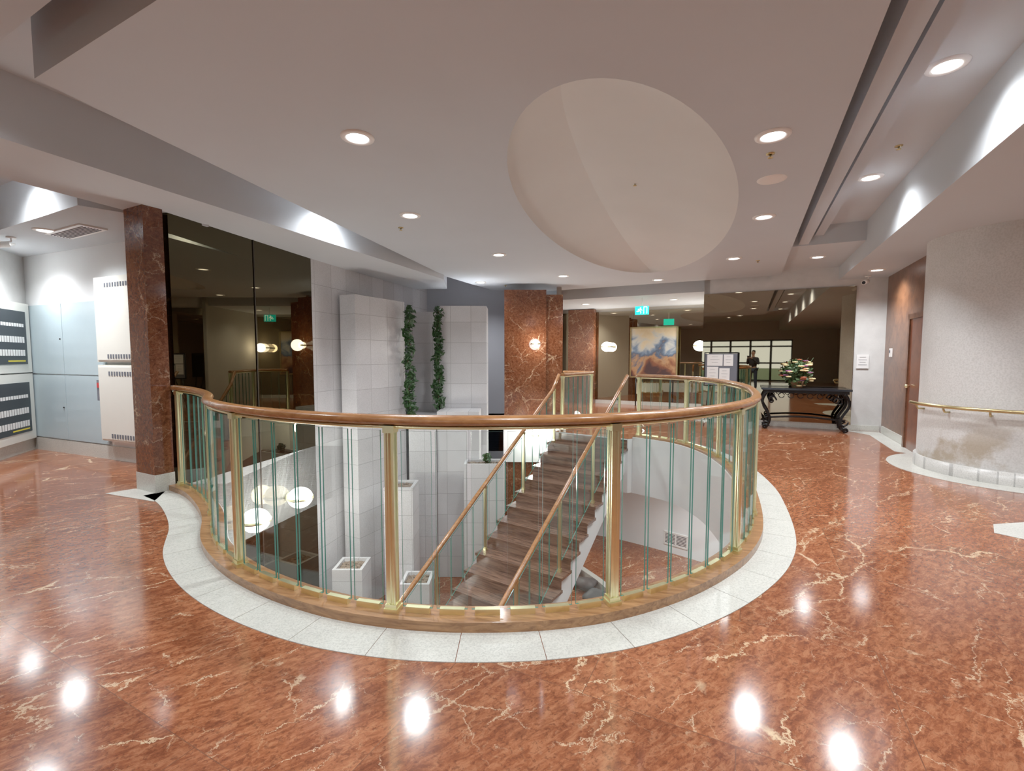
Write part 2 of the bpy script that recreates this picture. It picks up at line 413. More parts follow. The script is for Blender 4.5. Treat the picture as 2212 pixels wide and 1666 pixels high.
def balustrade(path,postpts,zbase,ztop,label,seg=0.20,ext=True,capend=True):
    root=empty('glass_balustrade',(path[0].x,path[0].y,zbase))
    mb=MB(); mb.tube([Vector((p.x,p.y,ztop)) for p in path],0.040,12,ry=0.030); mb.obj('handrail',M['rail'],root)
    mb=MB(); mb.tube([Vector((p.x,p.y,ztop-0.040)) for p in path],0.012,8,ry=0.010); mb.obj('glass_top_channel',M['brass'],root)
    idx=[]
    for q in postpts:
        q=Vector((q[0],q[1],0)); k=min(range(len(path)),key=lambda i:(path[i]-q).length); idx.append(k)
    idx=sorted(set(idx))
    for k in idx:
        t=path[min(k+1,len(path)-1)]-path[max(k-1,0)]
        mb=MB(); post_mesh(mb,path[k],zbase,ztop-0.03,0.027,math.atan2(t.y,t.x)); mb.obj('post',M['brass'],root)
    def at(s):
        j=int(s); j=min(j,len(path)-2); return path[j].lerp(path[j+1],s-j)
    step=(path[1]-path[0]).length
    for a,b in zip(idx[:-1],idx[1:]):
        L=(b-a)*step; g0=0.05; n=max(1,round((L-2*g0)/seg)); w=(L-2*g0)/n
        for i in range(n):
            s0=a+(g0+i*w+0.012)/step; s1=a+(g0+(i+1)*w-0.012)/step
            p,q=at(s0),at(s1); glass_piece(p,q,zbase+.030,ztop-.06,zbase+.030,ztop-.06,root)
            c=(p+q)/2; t=(q-p); mb=MB(); mb.box((c.x,c.y,zbase+0.017),(t.length*0.8,0.03,0.034),-math.atan2(t.y,t.x)); mb.obj('glass_clip',M['brass'],root)
    return tag(root,label,'railing')
balustrade(PR,[(-3.76,5.02),(-2.72,4.2),(-1.89,3.09),(-.68,2.51),(.588,2.57),(1.69,3.3),(2.2,4.15),(2.70,5.4),(2.93,6.6),(2.85,7.6),(2.28,8.40)],0.06,1.15,'curved glass balustrade with brass posts and oak handrail round the opening')
lp=catmull([(1.00,9.12),(1.35,9.64),(1.70,10.14),(1.80,10.40),(1.62,10.68),(1.2,10.84)],0.05)
mb=MB(); strip(mb,offset(lp,-0.08),offset(lp,0.08),0,0.06); o=mb.obj('trim_4',M['curb']); struct(o,'oak curb beside the stair landing','curb')
balustrade(lp,[(1.00,9.12),(1.75,10.25),(1.22,10.84)],0.06,1.14,'short glass balustrade with oak handrail beside the stair landing')

# ------------------------------------------------------------------ staircase
RUN,RISE,NS=0.28,0.175,18
def stp(s,w,z): p=ST-SH*s+RP*w; return Vector((p.x,p.y,z))
stair=empty('staircase',(*(ST-SH*RUN*NS).xy,LF))
prof=[(0,-0.03)]
for k in range(1,NS): prof+= [(RUN*(k-1),-RISE*k-0.03),(RUN*k,-RISE*k-0.03)]
prof+=[(RUN*(NS-1),LF+0.001),(RUN*NS-1.0,LF+0.001),(0,-0.62)]
def side_prism(mb,prof,w0,w1,mi=0):
    n=len(prof); L=[[Vector((s,z,0)) for s,z in prof]]
    tris=tessellate_polygon(L)
    vs=[stp(s,w0,z) for s,z in prof]+[stp(s,w1,z) for s,z in prof]
    fs=[list(t) for t in tris]+[[i+n for i in t][::-1] for t in tris]+[[i,(i+1)%n,(i+1)%n+n,i+n] for i in range(n)]
    mb.add(vs,fs,mi)
mb=MB(); side_prism(mb,prof,-SW+.05,SW-.05); mb.obj('stringer_body',M['white'],stair)
for k in range(1,NS):
    mb=MB(); z=-RISE*k
    c=stp(RUN*(k-0.5)+0.012,0,z-0.02); mb.box(c,(SW*2+.01,RUN+0.03,0.04),H33)
    mb.obj('tread',M['stair'],stair)
    mb=MB(); c=stp(RUN*(k-1)+0.008,0,z+RISE/2-0.02); mb.box(c,(SW*2-.03,0.02,RISE-0.0),H33); mb.obj('riser',M['stair'],stair)
tag(stair,'straight staircase with dark wooden treads and white stringer','staircase')
def stair_rail(w,label,kend,s0):
    slope=RISE/RUN
    root=empty('stair_balustrade',stp(RUN*17,w,-RISE*17))
    pts=[stp(s0,w,1.14)]
    pts+= [stp(x,w,0.98-slope*x) for x in [0.2,0.25]+[0.4+0.3*i for i in range(16)]]
    mb=MB(); mb.tube(pts,0.032,10); mb.obj('handrail',M['rail'],root)
    ks=[1,5,9,13,17]
    for k in ks:
        s=RUN*(k-0.5); mb=MB(); post_mesh(mb,stp(s,w,0),-RISE*k,0.95-slope*s,0.018,-H33); mb.obj('post',M['brass'],root)
    for a,b in zip(ks[:-1],ks[1:]):
        sa,sb=RUN*(a-.5)+.05,RUN*(b-.5)-.05; n=4
        for i in range(n):
            x0=sa+(sb-sa)*i/n+0.01; x1=sa+(sb-sa)*(i+1)/n-0.01
            glass_piece(stp(x0,w,0),stp(x1,w,0),0.04-slope*x0-0.02,0.90-slope*x0,0.04-slope*x1-0.02,0.90-slope*x1,root)
    return tag(root,label,'railing','glass balustrades of the stair flight')
stair_rail(-SW+.07,'sloping oak handrail with glass and brass posts on the stair flight',16,-0.05)
stair_rail(SW-.12,'sloping oak handrail with glass and brass posts above white stringer',16,-0.25)

# ------------------------------------------------------------------ walls
ZT=3.62
wallseg('wall_mirror_side',MWa,MWb,LF,3.12,M['mirror'],'dark bronze mirror wall rising through the stair opening',0.12,1)
mb=MB()
t=(MWb-MWa); mid=MWa.lerp(MWb,0.50)
mb.box((mid.x+0.006,mid.y,(LF+3.1)/2),(0.012,0.012,3.1-LF),math.atan2(t.x,t.y)); o=mb.obj('trim_5',M['dark']); struct(o,'thin dark joint between bronze mirror sheets','mirror joint')
wallseg('wall_granite_side',MWb,GB,LF,ZT,M['gwA'],'white granite tile wall beside the stair opening',0.12,1)
wallseg('wall_granite_back',GB,(.5,12.1),LF,ZT,M['grey'],'grey painted wall behind the granite feature pillars',0.12,1)
ACn=V(-7.8,7.5); ASn=V(-7.17,6.03); ACe=W(3.47,-6.33)
wallseg('wall_alcove',ACn,ACe,0,ZT,M['white'],'white wall of the service alcove',0.12,1)
wallseg('wall_alcove_side',ASn,ACn,0,ZT,M['wallp'],'pale angled wall holding the annunciator panels',0.12,1)
wallseg('wall_left',W(-9,-9.12),ASn,0,ZT,M['beige'],'beige side wall of the lobby',0.12,1)
wallseg('wall_far_side',(1.22,11.52),W(14.5,-5.55),0,ZT,M['beige'],'beige wall beside the far lounge',0.12,1)
wallseg('wall_far',W(14.5,-5.6),W(14.5,-0.8),0,ZT,M['beige'],'far lounge wall behind the mirrors',0.15,1)
wallseg('wall_far_return',W(14.5,-0.93),W(11.42,-0.93),0,ZT,M['beige'],'return wall beside the lounge',0.12,1)
wallseg('wall_console',W(11.42,-0.93),W(11.42,2.5),0,ZT,M['wallp'],'textured pale wall behind the console mirror',0.14,1)
wallseg('wall_wood',W(11.42,2.38),W(8.55,2.38),0,ZT,M['panelw'],'walnut panelled wall next to the round column',0.12,1)
wallseg('wall_service',W(8.6,2.4),W(8.6,4.6),0,ZT,M['beige'],'beige wall behind the round column',0.12,1)
wallseg('wall_right',W(8.6,4.5),W(-9,4.5),0,ZT,M['beige'],'beige side wall of the lobby',0.12,1)
def mirror_panel(b0,b1,a,z0,z1,label):
    mb=MB(); p=W(a,b0); q=W(a,b1); n=-W(1,0)*0.02
    mb.prism([p,q,q+n,p+n],z0,z1); o=mb.obj('wall_mirror',M['mirror2']); return tag(o,label,'mirror')
mirror_panel(-0.93,1.88,11.41,0.12,2.90,'large bronze tinted wall mirror behind the iron console')
mirror_panel(-5.5,-3.2,14.49,0.12,2.90,'bronze tinted wall mirror in the far lounge')
mirror_panel(-3.19,-0.95,14.49,0.12,2.90,'bronze tinted wall mirror beside the painting')
def base(n,p,q,label,h=0.12,side=-1,th=0.025,mat='gband'):
    p=Vector((p[0],p[1],0)); q=Vector((q[0],q[1],0)); t=(q-p).normalized(); nn=Vector((-t.y,t.x,0))*side*th
    o=MB().prism([p,q,q+nn,p+nn],0,h).obj(n,M[mat]); struct(o,label,'baseboard')
base('baseboard_console',W(11.42,-0.93),W(11.42,2.35),'pale granite baseboard under the console mirror')
base('baseboard_alcove',ACn,ACe,'pale granite baseboard of the alcove',0.2)
base('baseboard_alcove_side',ASn,ACn,'pale granite baseboard under annunciator panels',0.2)
base('baseboard_far',W(14.5,-5.4),W(14.5,-0.95),'pale granite baseboard of the far wall')
base('baseboard_wood',W(11.3,2.38),W(9.75,2.38),'pale granite baseboard under walnut panelling',0.14)
o=MB().prism([W(11.35,1.75),W(11.35,2.35),W(9.0,2.35),W(9.2,2.1),W(10.9,2.1)],0,0.004).obj('trim_6',M['gband']); struct(o,'pale granite floor border beside walnut wall','floor border')
o=MB().prism([(4.10,3.85),(4.35,3.5),(5.2,3.3),(5.3,4.2),(4.3,4.05)],0,0.004).obj('trim_7',M['gband']); struct(o,'pale granite inlay in the red floor','floor border')

def pier(poly,z0,z1,label,plinth=None):
    r=empty('marble_pier',(*((Vector((poly[0][0],poly[0][1],0))+Vector((poly[2][0],poly[2][1],0)))/2).xy,z0))
    MB().prism(poly,z0 if not plinth else plinth,z1).obj('shaft',M['pier'],r)
    if plinth:
        c=(Vector((poly[0][0],poly[0][1],0))+Vector((poly[2][0],poly[2][1],0)))/2
        pp=[c+(Vector((p[0],p[1],0))-c)*1.04 for p in poly]
        MB().prism(pp,z0,plinth).obj('plinth',M['gband'],r)
    return tag(r,label,'pillar')
c0=V(-4.24,5.16)
pb=V(CA,-SA); pa=V(SA,CA)
pier([c0,c0+pb*0.38,c0+pb*0.38+pa*0.19,c0+pa*0.19],0,3.1,'red marble pier with pale granite plinth beside the mirror wall',0.2)
pier([(-.18,10.9),(.80,10.9),(.80,11.3),(-.18,11.3)],LF,3.05,'tall red marble pier behind the staircase')
pier([(.801,11.0),(1.20,11.0),(1.20,11.5),(.801,11.5)],LF,2.95,'narrow red marble pier beside the stair landing')
pier([W(14.2,-5.2),W(14.2,-4.35),W(14.45,-4.35),W(14.45,-5.2)],0,2.98,'red marble pier in the far lounge')

# round column
rc=V(6.4,5.9)
m,nt,b=new_mat('sponged_plaster')
g=nt.nodes.new('ShaderNodeNewGeometry'); n1=N(nt,'ShaderNodeTexNoise',Scale=60.0,Detail=3.0); n2=N(nt,'ShaderNodeTexNoise',Scale=1.9,Detail=7.0,Roughness=0.6); n3=N(nt,'ShaderNodeTexNoise',Scale=1.3,Detail=4.0)
for n in(n1,n2,n3): nt.links.new(g.outputs['Position'],n.inputs['Vector'])
c=ramp(nt,n1.outputs[0],[(0.35,(.58,.58,.565)),(0.6,(.69,.69,.68))])
c=mixc(nt,ramp(nt,n3.outputs[0],[(0.48,0.0),(0.68,0.40)]),c,(.45,.44,.42))
sx=nt.nodes.new('ShaderNodeSeparateXYZ'); nt.links.new(g.outputs['Position'],sx.inputs[0])
hz=ramp(nt,math_n(nt,'DIVIDE',sx.outputs[2],3.0),[(0.0,1.0),(0.14,1.0),(0.28,0.0)])
st=math_n(nt,'MULTIPLY',hz,ramp(nt,n2.outputs[0],[(0.49,0.0),(0.60,0.75)]))
c=mixc(nt,st,c,(.34,.26,.16)); nt.links.new(c,b.inputs['Base Color']); b.inputs['Roughness'].default_value=0.7
M['plaster']=m
r=empty('round_column',(rc.x,rc.y,0))
MB().lathe([(0.9,0.15),(0.9,3.05)],rc,72).obj('shaft',M['plaster'],r)
MB().lathe([(0.9,0.16),(0.93,0.16),(0.93,0.0)],rc,72).obj('plinth',M['granpl'],r)
tag(r,'wide round column in sponged pale plaster with granite plinth','column')
o=MB().lathe([(1.22,0.0),(1.22,0.005),(0.92,0.005)],rc,72,sm=False).obj('trim_8',M['gband']); struct(o,'pale granite ring in the floor round the column','floor border')
r=empty('wall_handrail',(rc.x-.7,rc.y-.7,0.83))
a0,a1=math.radians(150),math.radians(255)
MB().tube([(rc.x+1.0*math.cos(a0+(a1-a0)*i/40),rc.y+1.0*math.sin(a0+(a1-a0)*i/40),0.87) for i in range(41)],0.022,10).obj('rail_bar',M['brassd'],r)
for i in(4,14,24,34):
    a=a0+(a1-a0)*i/40; mb=MB(); mb.tube([(rc.x+rr*math.cos(a),rc.y+rr*math.sin(a),z) for rr,z in((0.9,0.80),(0.97,0.80),(1.0,0.86))],0.012,8); mb.obj('bracket',M['brassd'],r)
tag(r,'curved brass handrail fixed round the plaster column','handrail')
d=empty('door_1',W(9.2,2.36,0))
MB().prism([W(8.75,2.37),W(9.65,2.37),W(9.65,2.33),W(8.75,2.33)],0.0,2.1).obj('door_leaf',wood('reddish_door',(.14,.04,.018),(.24,.08,.04),0,1,0.3,5),d)
mb=MB(); mb.prism([W(9.65,2.375),W(9.73,2.375),W(9.73,2.31),W(9.65,2.31)],0,2.18); mb.prism([W(8.66,2.375),W(8.745,2.375),W(8.745,2.31),W(8.66,2.31)],0,2.18); mb.prism([W(8.66,2.375),W(9.73,2.375),W(9.73,2.31),W(8.66,2.31)],2.1,2.18)
mb.obj('door_frame',M['panelw'],d)
mb=MB(); k=W(9.55,2.29,1.02); mb.ball(k,0.03); mb.tube([W(9.55,2.33,1.02),k],0.012); mb.obj('door_knob',M['brass'],d)
struct(d,'reddish wooden door with brass knob in walnut panelling','door')

# ------------------------------------------------------------------ ceilings
s=MB().prism(rect,3.60,3.75).obj('ceiling',M['ceil_hi']); struct(s,'upper painted ceiling of the lobby','ceiling')
DC=V(1.62,6.25); DH=math.radians(20.5); dS=V(math.sin(DH),math.cos(DH)); dP=V(math.cos(DH),-math.sin(DH)); DA,DB=3.5,1.20
ND=48
def dome_pt(s,p): return DC+dS*s*DA+dP*p
ss=[-math.cos(math.pi*i/ND) for i in range(ND+1)]
wsr=[DB*math.sqrt(max(0,1-s*s)) for s in ss]
ell=[dome_pt(s,w) for s,w in zip(ss,wsr)]+[dome_pt(s,-w) for s,w in list(zip(ss,wsr))[1:-1][::-1]]
panel=[W(1.3,-3.95),W(1.3,.56),W(11.3,.56),W(11.3,-6.0),V(-1.4,10.0)]
s=MB().slab([panel,ell],3.2,3.6,0,0,0).obj('ceiling_panel',M['ceil']); struct(s,'dropped ceiling panel above the opening','ceiling')
mb=MB()
for side in(0,1):
    K=14; grid=[]
    for s_,w in zip(ss,wsr):
        h=0.37*(w/DB)**0.8 if w>0 else 0; pc=-0.36*w; row=[]
        for k in range(K+1):
            t=k/K
            if side==0: p=-w+(pc+w)*t; z=3.2+h*(t**0.62)
            else: p=pc+(w-pc)*t; z=3.2+h*(1-t*t)
            q=dome_pt(s_,p); row.append((q.x,q.y,z))
        grid.append(row)
    vs=[q for r_ in grid for q in r_]; fs=[]
    for i in range(ND):
        for k in range(K): a=i*(K+1)+k; fs.append([a,a+1,a+K+2,a+K+1])
    mb.add(vs,fs,0,True)
s=mb.obj('ceiling_dome',M['dome'],fix=False); struct(s,'oval recessed dome in the ceiling panel','ceiling')
for i,(a0_,a1_,b0,b1,z) in enumerate(((1.3,9.0,.68,.82,3.32),(1.3,9.0,.90,1.02,3.44))):
    s=MB().prism([W(a0_,b0),W(a0_,b1),W(a1_,b1),W(a1_,b0)],z,3.6).obj('trim_%d'%(10+i),M['ceil']); struct(s,'stepped ceiling moulding along the light channel','moulding')
s=MB().prism([W(1.02,-4.1),W(1.02,1.02),W(1.16,1.02),W(1.16,-4.1)],3.34,3.6).obj('trim_12',M['ceil']); struct(s,'stepped ceiling moulding at the panel end','moulding')
s=MB().prism([W(.80,-4.3),W(.80,1.02),W(.94,1.02),W(.94,-4.3)],3.45,3.6).obj('trim_13',M['ceil']); struct(s,'stepped ceiling moulding at the panel end','moulding')
s=MB().prism([W(-9,1.58),W(-9,4.5),W(11.42,4.5),W(11.42,1.58)],3.04,3.6).obj('ceiling_soffit_right',M['ceil_hi']); struct(s,'lowered soffit beside the light channel','ceiling')
s=MB().prism([V(-5.25,-.6),V(-3.77,3.45),V(-1.42,9.75),V(-1.55,11.15),V(-2.3,11.15),V(-3.42,7.5),V(-4.1,5.6),V(-4.6,4.2),V(-6.3,-.3)],3.1,3.6).obj('ceiling_beam',M['ceil_hi']); struct(s,'deep painted ceiling beam above the mirror wall','beam')
s=MB().prism([W(2.35,-6.3),W(2.35,-10.5),W(3.6,-10.5),W(3.45,-5.9)],3.08,3.6).obj('ceiling_alcove',M['ceil_hi']); struct(s,'low ceiling over the service alcove','ceiling')
s=MB().prism([W(1.35,-5.6),W(1.35,-9.4),W(1.75,-9.4),W(1.75,-5.6)],3.2,3.6).obj('ceiling_beam_alcove',M['white']); struct(s,'small painted cross beam before the alcove','beam')
s=MB().prism([W(11.7,-6.2),W(11.7,-.93),W(14.6,-.93),W(14.6,-6.2)],3.0,3.6).obj('ceiling_soffit_far',M['ceil_hi']); struct(s,'lowered soffit over the far lounge','ceiling')
s=MB().prism([W(9.0,.56),W(9.0,1.58),W(11.42,1.58),W(11.42,.56)],3.3,3.6).obj('ceiling_soffit_end',M['ceil_hi']); struct(s,'lowered soffit at the end of the light channel','ceiling')

# ------------------------------------------------------------------ downlights
def downlight(z):
    r=empty('recessed_downlight',(0,0,z))
    MB().lathe([(0.085,-0.001),(0.085,-0.012),(0.10,-0.016),(0.125,-0.010),(0.128,0.0)],(0,0,z),32).obj('trim_ring',M['trim'],r)
    MB().lathe([(0.001,-0.008),(0.05,-0.008),(0.086,-0.003)],(0,0,z),24).obj('lamp_lens',M['lamp'],r)
    light('SPOT',(0,0,z-0.05),100,(.96,.98,1.0),r,0.10,2.5)
    return r
proto=downlight(3.2)
LTS=[(-1.2,3.71),(-1.23,5.7),(-.22,7.86),(-.72,10.77),(1.08,9.9),(3.24,10.4),(3.85,8.15),(3.07,5.76),(2.01,3.68),(.2,1.2)]
LB='round recessed downlight with white trim in the ceiling panel'
first=True
for x,y in LTS:
    if first: o=proto; o.location=(x,y,3.2); WL[o]=V(x,y,3.2); first=False
    else: o=copy_thing(proto,(x,y,3.2))
    tag(o,LB,'downlight','recessed downlights in the ceiling panel')
for a,b,z in((4.53,1.22,3.6),(6.88,1.22,3.6),(10.1,1.07,3.3),(2.0,1.2,3.6),(-1,1.2,3.6)):
    o=copy_thing(proto,W(a,b,z)); tag(o,'round recessed downlight in the ceiling channel','downlight','recessed downlights in the ceiling channel')
for x,y in((-2.42,6.45),(-3.55,2.6)):
    o=copy_thing(proto,(x,y,3.6)); tag(o,'round recessed downlight in the gap beside the deep beam','downlight','recessed downlights beside the beam')
for a,b in((-1.5,-2.5),(-1.5,-6),(-5,-1),(-5,-5)):  # unseen lamps added behind the camera as fill light
    o=copy_thing(proto,W(a,b,3.6)); tag(o,'unseen downlight added as fill over the entrance lobby','downlight','added fill downlights over the entrance')
for a,b in((12.9,-4.2),(12.9,-1.8)):
    o=copy_thing(proto,W(a,b,3.0)); tag(o,'round recessed downlight over the far lounge','downlight','recessed downlights over the lounge')
for a,b,z in((2.62,-9.3,3.08),(2.05,-7.2,3.6),(2.62,-7.9,3.08),(5.5,3.0,3.04),(10.4,2.0,3.04)):  # the alcove lamps are added to brighten its walls
    o=copy_thing(proto,W(a,b,z)); tag(o,'round recessed downlight in a low soffit (those over the alcove are added)','downlight','recessed downlights in the soffits')
for x,y in((3.6,9.2),(4.5,6.6),(0,1.2),(-2.9,2.2)):  # unseen lamps added under the slab to light the lower level
    o=copy_thing(proto,(x,y,-1.0)); tag(o,'unseen downlight added to light the lower floor','downlight','added downlights of the lower level')

def sprinkler(x,y,z):
    r=empty('fire_sprinkler',(x,y,z))
    MB().lathe([(0.035,0.0),(0.033,-0.008),(0.012,-0.012)],(x,y,z),16).obj('escutcheon',M['brassd'],r)
    mb=MB(); mb.tube([(x,y,z-0.01),(x,y,z-0.035)],0.007,8); mb.lathe([(0.001,-0.04),(0.02,-0.038),(0.022,-0.034)],(x,y,z),12); mb.obj('deflector',M['brassd'],r)
    return r
for x,y,z in((-1.47,6.24,3.2),(2.17,4.0,3.2),(4.37,8.35,3.2),(-.15,11.2,3.2)): tag(sprinkler(x,y,z),'small brass fire sprinkler on the ceiling panel','sprinkler','fire sprinklers on the ceiling')
tag(sprinkler(*W(6.0,1.28,3.6)),'small brass fire sprinkler in the light channel','sprinkler','fire sprinklers on the ceiling')
tag(sprinkler(1.45,5.6,3.545),'small brass fire sprinkler inside the oval dome','sprinkler','fire sprinklers on the ceiling')
mb=MB().lathe([(0.001,-0.012),(0.10,-0.012),(0.125,-0.006),(0.13,0.0)],(2.5,4.57,3.2),32); o=mb.obj('ceiling_speaker',M['trim']); tag(o,'round white ceiling speaker grille','speaker')

# ------------------------------------------------------------------ sconces
def sconce(p,n,label,s=1.0,e=26):
    p=Vector(p); n=Vector(n).normalized()
    r=empty('globe_sconce',p)
    c=p+n*0.20*s
    MB().ball(c,(0.17*s,0.17*s,0.15*s),24,14).obj('globe_shade',M['globe'],r)
    mb=MB(); mb.lathe([(0.172*s,-0.02),(0.182*s,-0.02),(0.182*s,0.02),(0.172*s,0.02)],c,32); mb.tube([p,p+n*0.04*s],0.06*s,16); mb.tube([p+n*0.03*s,c-n*0.16*s],0.015,8); mb.obj('brass_band',M['brass'],r)
    light('POINT',c+n*0.25*s+Vector((0,0,0.0)),e,(1,.95,.87),r,0.15)
    return tag(r,label,'wall lamp','opal globe sconces')
t=(MWb-MWa).normalized(); nm=V(t.y,-t.x)
def on_mw(y,z): k=(y-MWa.y)/(MWb.y-MWa.y); p=MWa.lerp(MWb,k); return Vector((p.x,p.y,z))
sconce(on_mw(6.14,-.70),nm,'opal globe sconce with brass band on the dark mirror wall',1.05)
sconce(on_mw(7.02,-.66),nm,'opal globe sconce with brass band on the dark mirror wall',1.05)
sconce((.55,10.9,1.79),(0,-1,0),'opal globe sconce with brass band on the red marble pier',0.6,10)
sconce((.55,10.9,-.35),(0,-1,0),'opal globe sconce with brass band low on the red marble pier',0.6)
sconce(W(14.47,-3.95,1.8),-W(1,0),'opal globe sconce on the lounge mirror',1.0)
sconce(W(14.47,-1.25,1.8),-W(1,0),'opal globe sconce beside the painting',1.0)

# ------------------------------------------------------------------ granite feature pillars & planters
def block(poly,z0,z1,label,name='granite_pillar',mat='gwX',cat='pillar'):
    o=MB().prism(poly,z0,z1).obj(name,M[mat]); return tag(o,label,cat)
block([(-2.76,8.2),(-2.17,9.4),(-2.55,9.6),(-3.08,8.35)],LF,2.59,'white granite pillar beside the mirror wall',mat='gwA')
block([(-1.62,10.2),(-.56,10.2),(-.56,10.9),(-1.62,10.9)],LF,2.60,'broad white granite pillar with hanging vine')
block([(-2.32,10.5),(-1.63,10.5),(-1.63,11.0),(-2.32,11.0)],LF,2.50,'slim white granite pillar set back between larger ones')
block([(-1.55,9.5),(-.68,9.5),(-.68,10.19),(-1.55,10.19)],LF,0.36,'low white granite pillar in front of broad pillar')
block([(-2.12,9.42),(-1.56,9.42),(-1.56,10.3),(-2.12,10.3)],LF,0.25,'low white granite pillar below the vines')
def planter(x0,x1,y0,y1,z0,z1,label):
    r=empty('granite_planter',((x0+x1)/2,(y0+y1)/2,z0)); t=0.05
    mb=MB(); mb.slab([[(x0,y0),(x1,y0),(x1,y1),(x0,y1)],[(x0+t,y0+t),(x1-t,y0+t),(x1-t,y1-t),(x0+t,y1-t)]],z0,z1); mb.obj('planter_box',M['gwX'],r)
    mb=MB(); mb.prism([(x0+t,y0+t),(x1-t,y0+t),(x1-t,y1-t),(x0+t,y1-t)],z0,z1-0.06)
    for _ in range(60): mb.ball((random.uniform(x0+.08,x1-.08),random.uniform(y0+.08,y1-.08),z1-0.05),(random.uniform(.02,.045),random.uniform(.02,.045),.02),8,5)
    ob=mb.obj('pebble_fill',M['pebble'],r); ob['kind']='stuff'
    return tag(r,label,'planter')
planter(-2.30,-1.78,8.15,8.70,LF,-.85,'white granite planter column topped with brown pebbles')
planter(-.95,-.15,9.0,9.48,LF,-.62,'white granite planter column topped with pebbles and a small plant')
planter(-3.0,-2.5,7.5,8.0,LF,-2.05,'low white granite planter with pebbles')
planter(-1.9,-1.4,7.6,8.1,LF,-2.35,'low white granite planter near the stair foot')

def leafmass(mb,c,n,R,size,mi=0,zs=1.0):
    for _ in range(n):
        d=Vector((random.gauss(0,1),random.gauss(0,1),random.gauss(0,1)*zs)).normalized()*R*random.uniform(.5,1)
        p=Vector(c)+d; u=Vector((random.gauss(0,1),random.gauss(0,1),random.gauss(0,1))).normalized()
        v=u.orthogonal().normalized(); w=u.cross(v); s_=size*random.uniform(.7,1.3)
        mb.add([p-u*s_,p+v*s_*.5+w*s_*.15,p+u*s_,p-v*s_*.5+w*s_*.15],[[0,1,2],[0,2,3]],mi)
def vine(x,y,z0,z1,label):
    r=empty('hanging_vine',(x,y,z0))
    pts=[(x+0.03*math.sin(i*0.9),y+0.02*math.cos(i*1.3),z1-(z1-z0)*i/24) for i in range(25)]
    MB().tube(pts,0.01,6).obj('stem',M['stem'],r)
    mb=MB()
    for i,p in enumerate(pts):
        leafmass(mb,p,26,0.05+0.07*abs(math.sin(i*1.7))+(0.03 if i>16 else 0),0.055)
    ob=mb.obj('leaves',M['leaf'],r,fix=False); ob['kind']='stuff'
    return tag(r,label,'vine','hanging vines on the granite pillars')
vine(-2.05,9.25,.32,2.45,'long green ivy vine hanging beside granite pillar')
vine(-1.60,10.05,.35,2.52,'long green ivy vine hanging on broad granite pillar')
r=empty('potted_shrub',(-.5,9.24,-.7)); mb=MB(); leafmass(mb,(-.5,9.24,-.55),70,0.10,0.045); ob=mb.obj('leaves',M['leaf'],r,fix=False); ob['kind']='stuff'; MB().tube([(-.5,9.24,-.69),(-.5,9.24,-.5)],0.01,6).obj('stem',M['stem'],r); tag(r,'small leafy plant in the granite planter','plant')

for i,(x,y,sz) in enumerate([(1.2,9.45,.2),(1.45,9.0,.19),(1.6,8.5,.19),(1.65,8.0,.17),(-2.9,6.3,.24),(-2.4,6.5,.2),(-2.95,6.95,.22),(-2.45,5.95,.17),(-2.3,7.1,.2)]):
    bm=bmesh.new(); bmesh.ops.create_icosphere(bm,subdivisions=3,radius=sz)
    for v in bm.verts:
        k=1+0.18*math.sin(v.co.x*17+i)*math.cos(v.co.y*13+2*i)+0.1*math.sin(v.co.z*21+i); v.co=Vector((v.co.x*k*1.2,v.co.y*k,v.co.z*k*0.65))
    me=bpy.data.meshes.new('rock'); bm.to_mesh(me); bm.free(); me.materials.append(M['rock'])
    for p in me.polygons: p.use_smooth=True
    o=bpy.data.objects.new('rock',me); COL.objects.link(o); o.location=(x,y,LF+sz*0.62); tag(o,'grey rounded landscape rock in the pool bed','rock','landscape rocks below the stair')
cp=catmull([(1.6,7.2),(1.95,7.7),(2.0,8.4),(1.85,9.0),(1.5,9.7)],0.1); mb=MB(); strip(mb,cp,offset(cp,0.12),LF,LF+0.16); o=mb.obj('trim_14',M['gband']); struct(o,'curved granite curb of the rock bed','curb')
cp=catmull([(-3.5,5.9),(-2.6,5.5),(-1.9,6.2),(-1.9,7.2)],0.1); mb=MB(); strip(mb,cp,offset(cp,0.14),LF,LF+0.35); o=mb.obj('trim_15',M['blackg']); struct(o,'dark polished curb of the rock bed','curb')

lw=catmull([(5.9,8.4),(5.2,9.3),(4.3,10.2),(3.4,11.0),(2.4,11.7),(1.25,12.1)],0.2)
mb=MB(); strip(mb,lw,offset(lw,-0.12),LF,-1.0); o=mb.obj('wall_lower_curved',M['white']); struct(o,'white curved wall on the lower level','wall')
wallseg('wall_lower_right',(5.9,-1.0),(5.9,8.4),LF,-1.0,M['taupe'],'taupe wall on the lower level',0.12,-1)
wallseg('wall_lower_front',(-5,-1.0),(5.9,-1.0),LF,-1.0,M['taupe'],'taupe wall on the lower level',0.12,-1)
wallseg('wall_lower_left',(-3.95,5.2),(-5,-1.0),LF,-1.0,M['taupe'],'taupe wall on the lower level',0.12,-1)
k=min(range(len(lw)),key=lambda i:(lw[i]-V(3.85,10.6)).length); p=lw[k]; t=(lw[k+1]-lw[k-1]).normalized(); n=V(-t.y,t.x); hd=-math.atan2(t.y,t.x)
r=empty('wall_vent',(*(p+n*0.01).xy,-2.95))
c=p+n*0.012; mb=MB()
for sx_ in(-.27,0,.27): mb.box((c.x+t.x*sx_,c.y+t.y*sx_,-2.80),(.03,.02,.30),hd)
for sz_ in(-.145,.145): mb.box((c.x,c.y,-2.80+sz_),(.57,.02,.03),hd)
mb.obj('frame',M['trim'],r)
mb=MB()
for i in range(8): mb.box((c.x,c.y,-2.92+i*.034),(.5,.012,.012),hd)
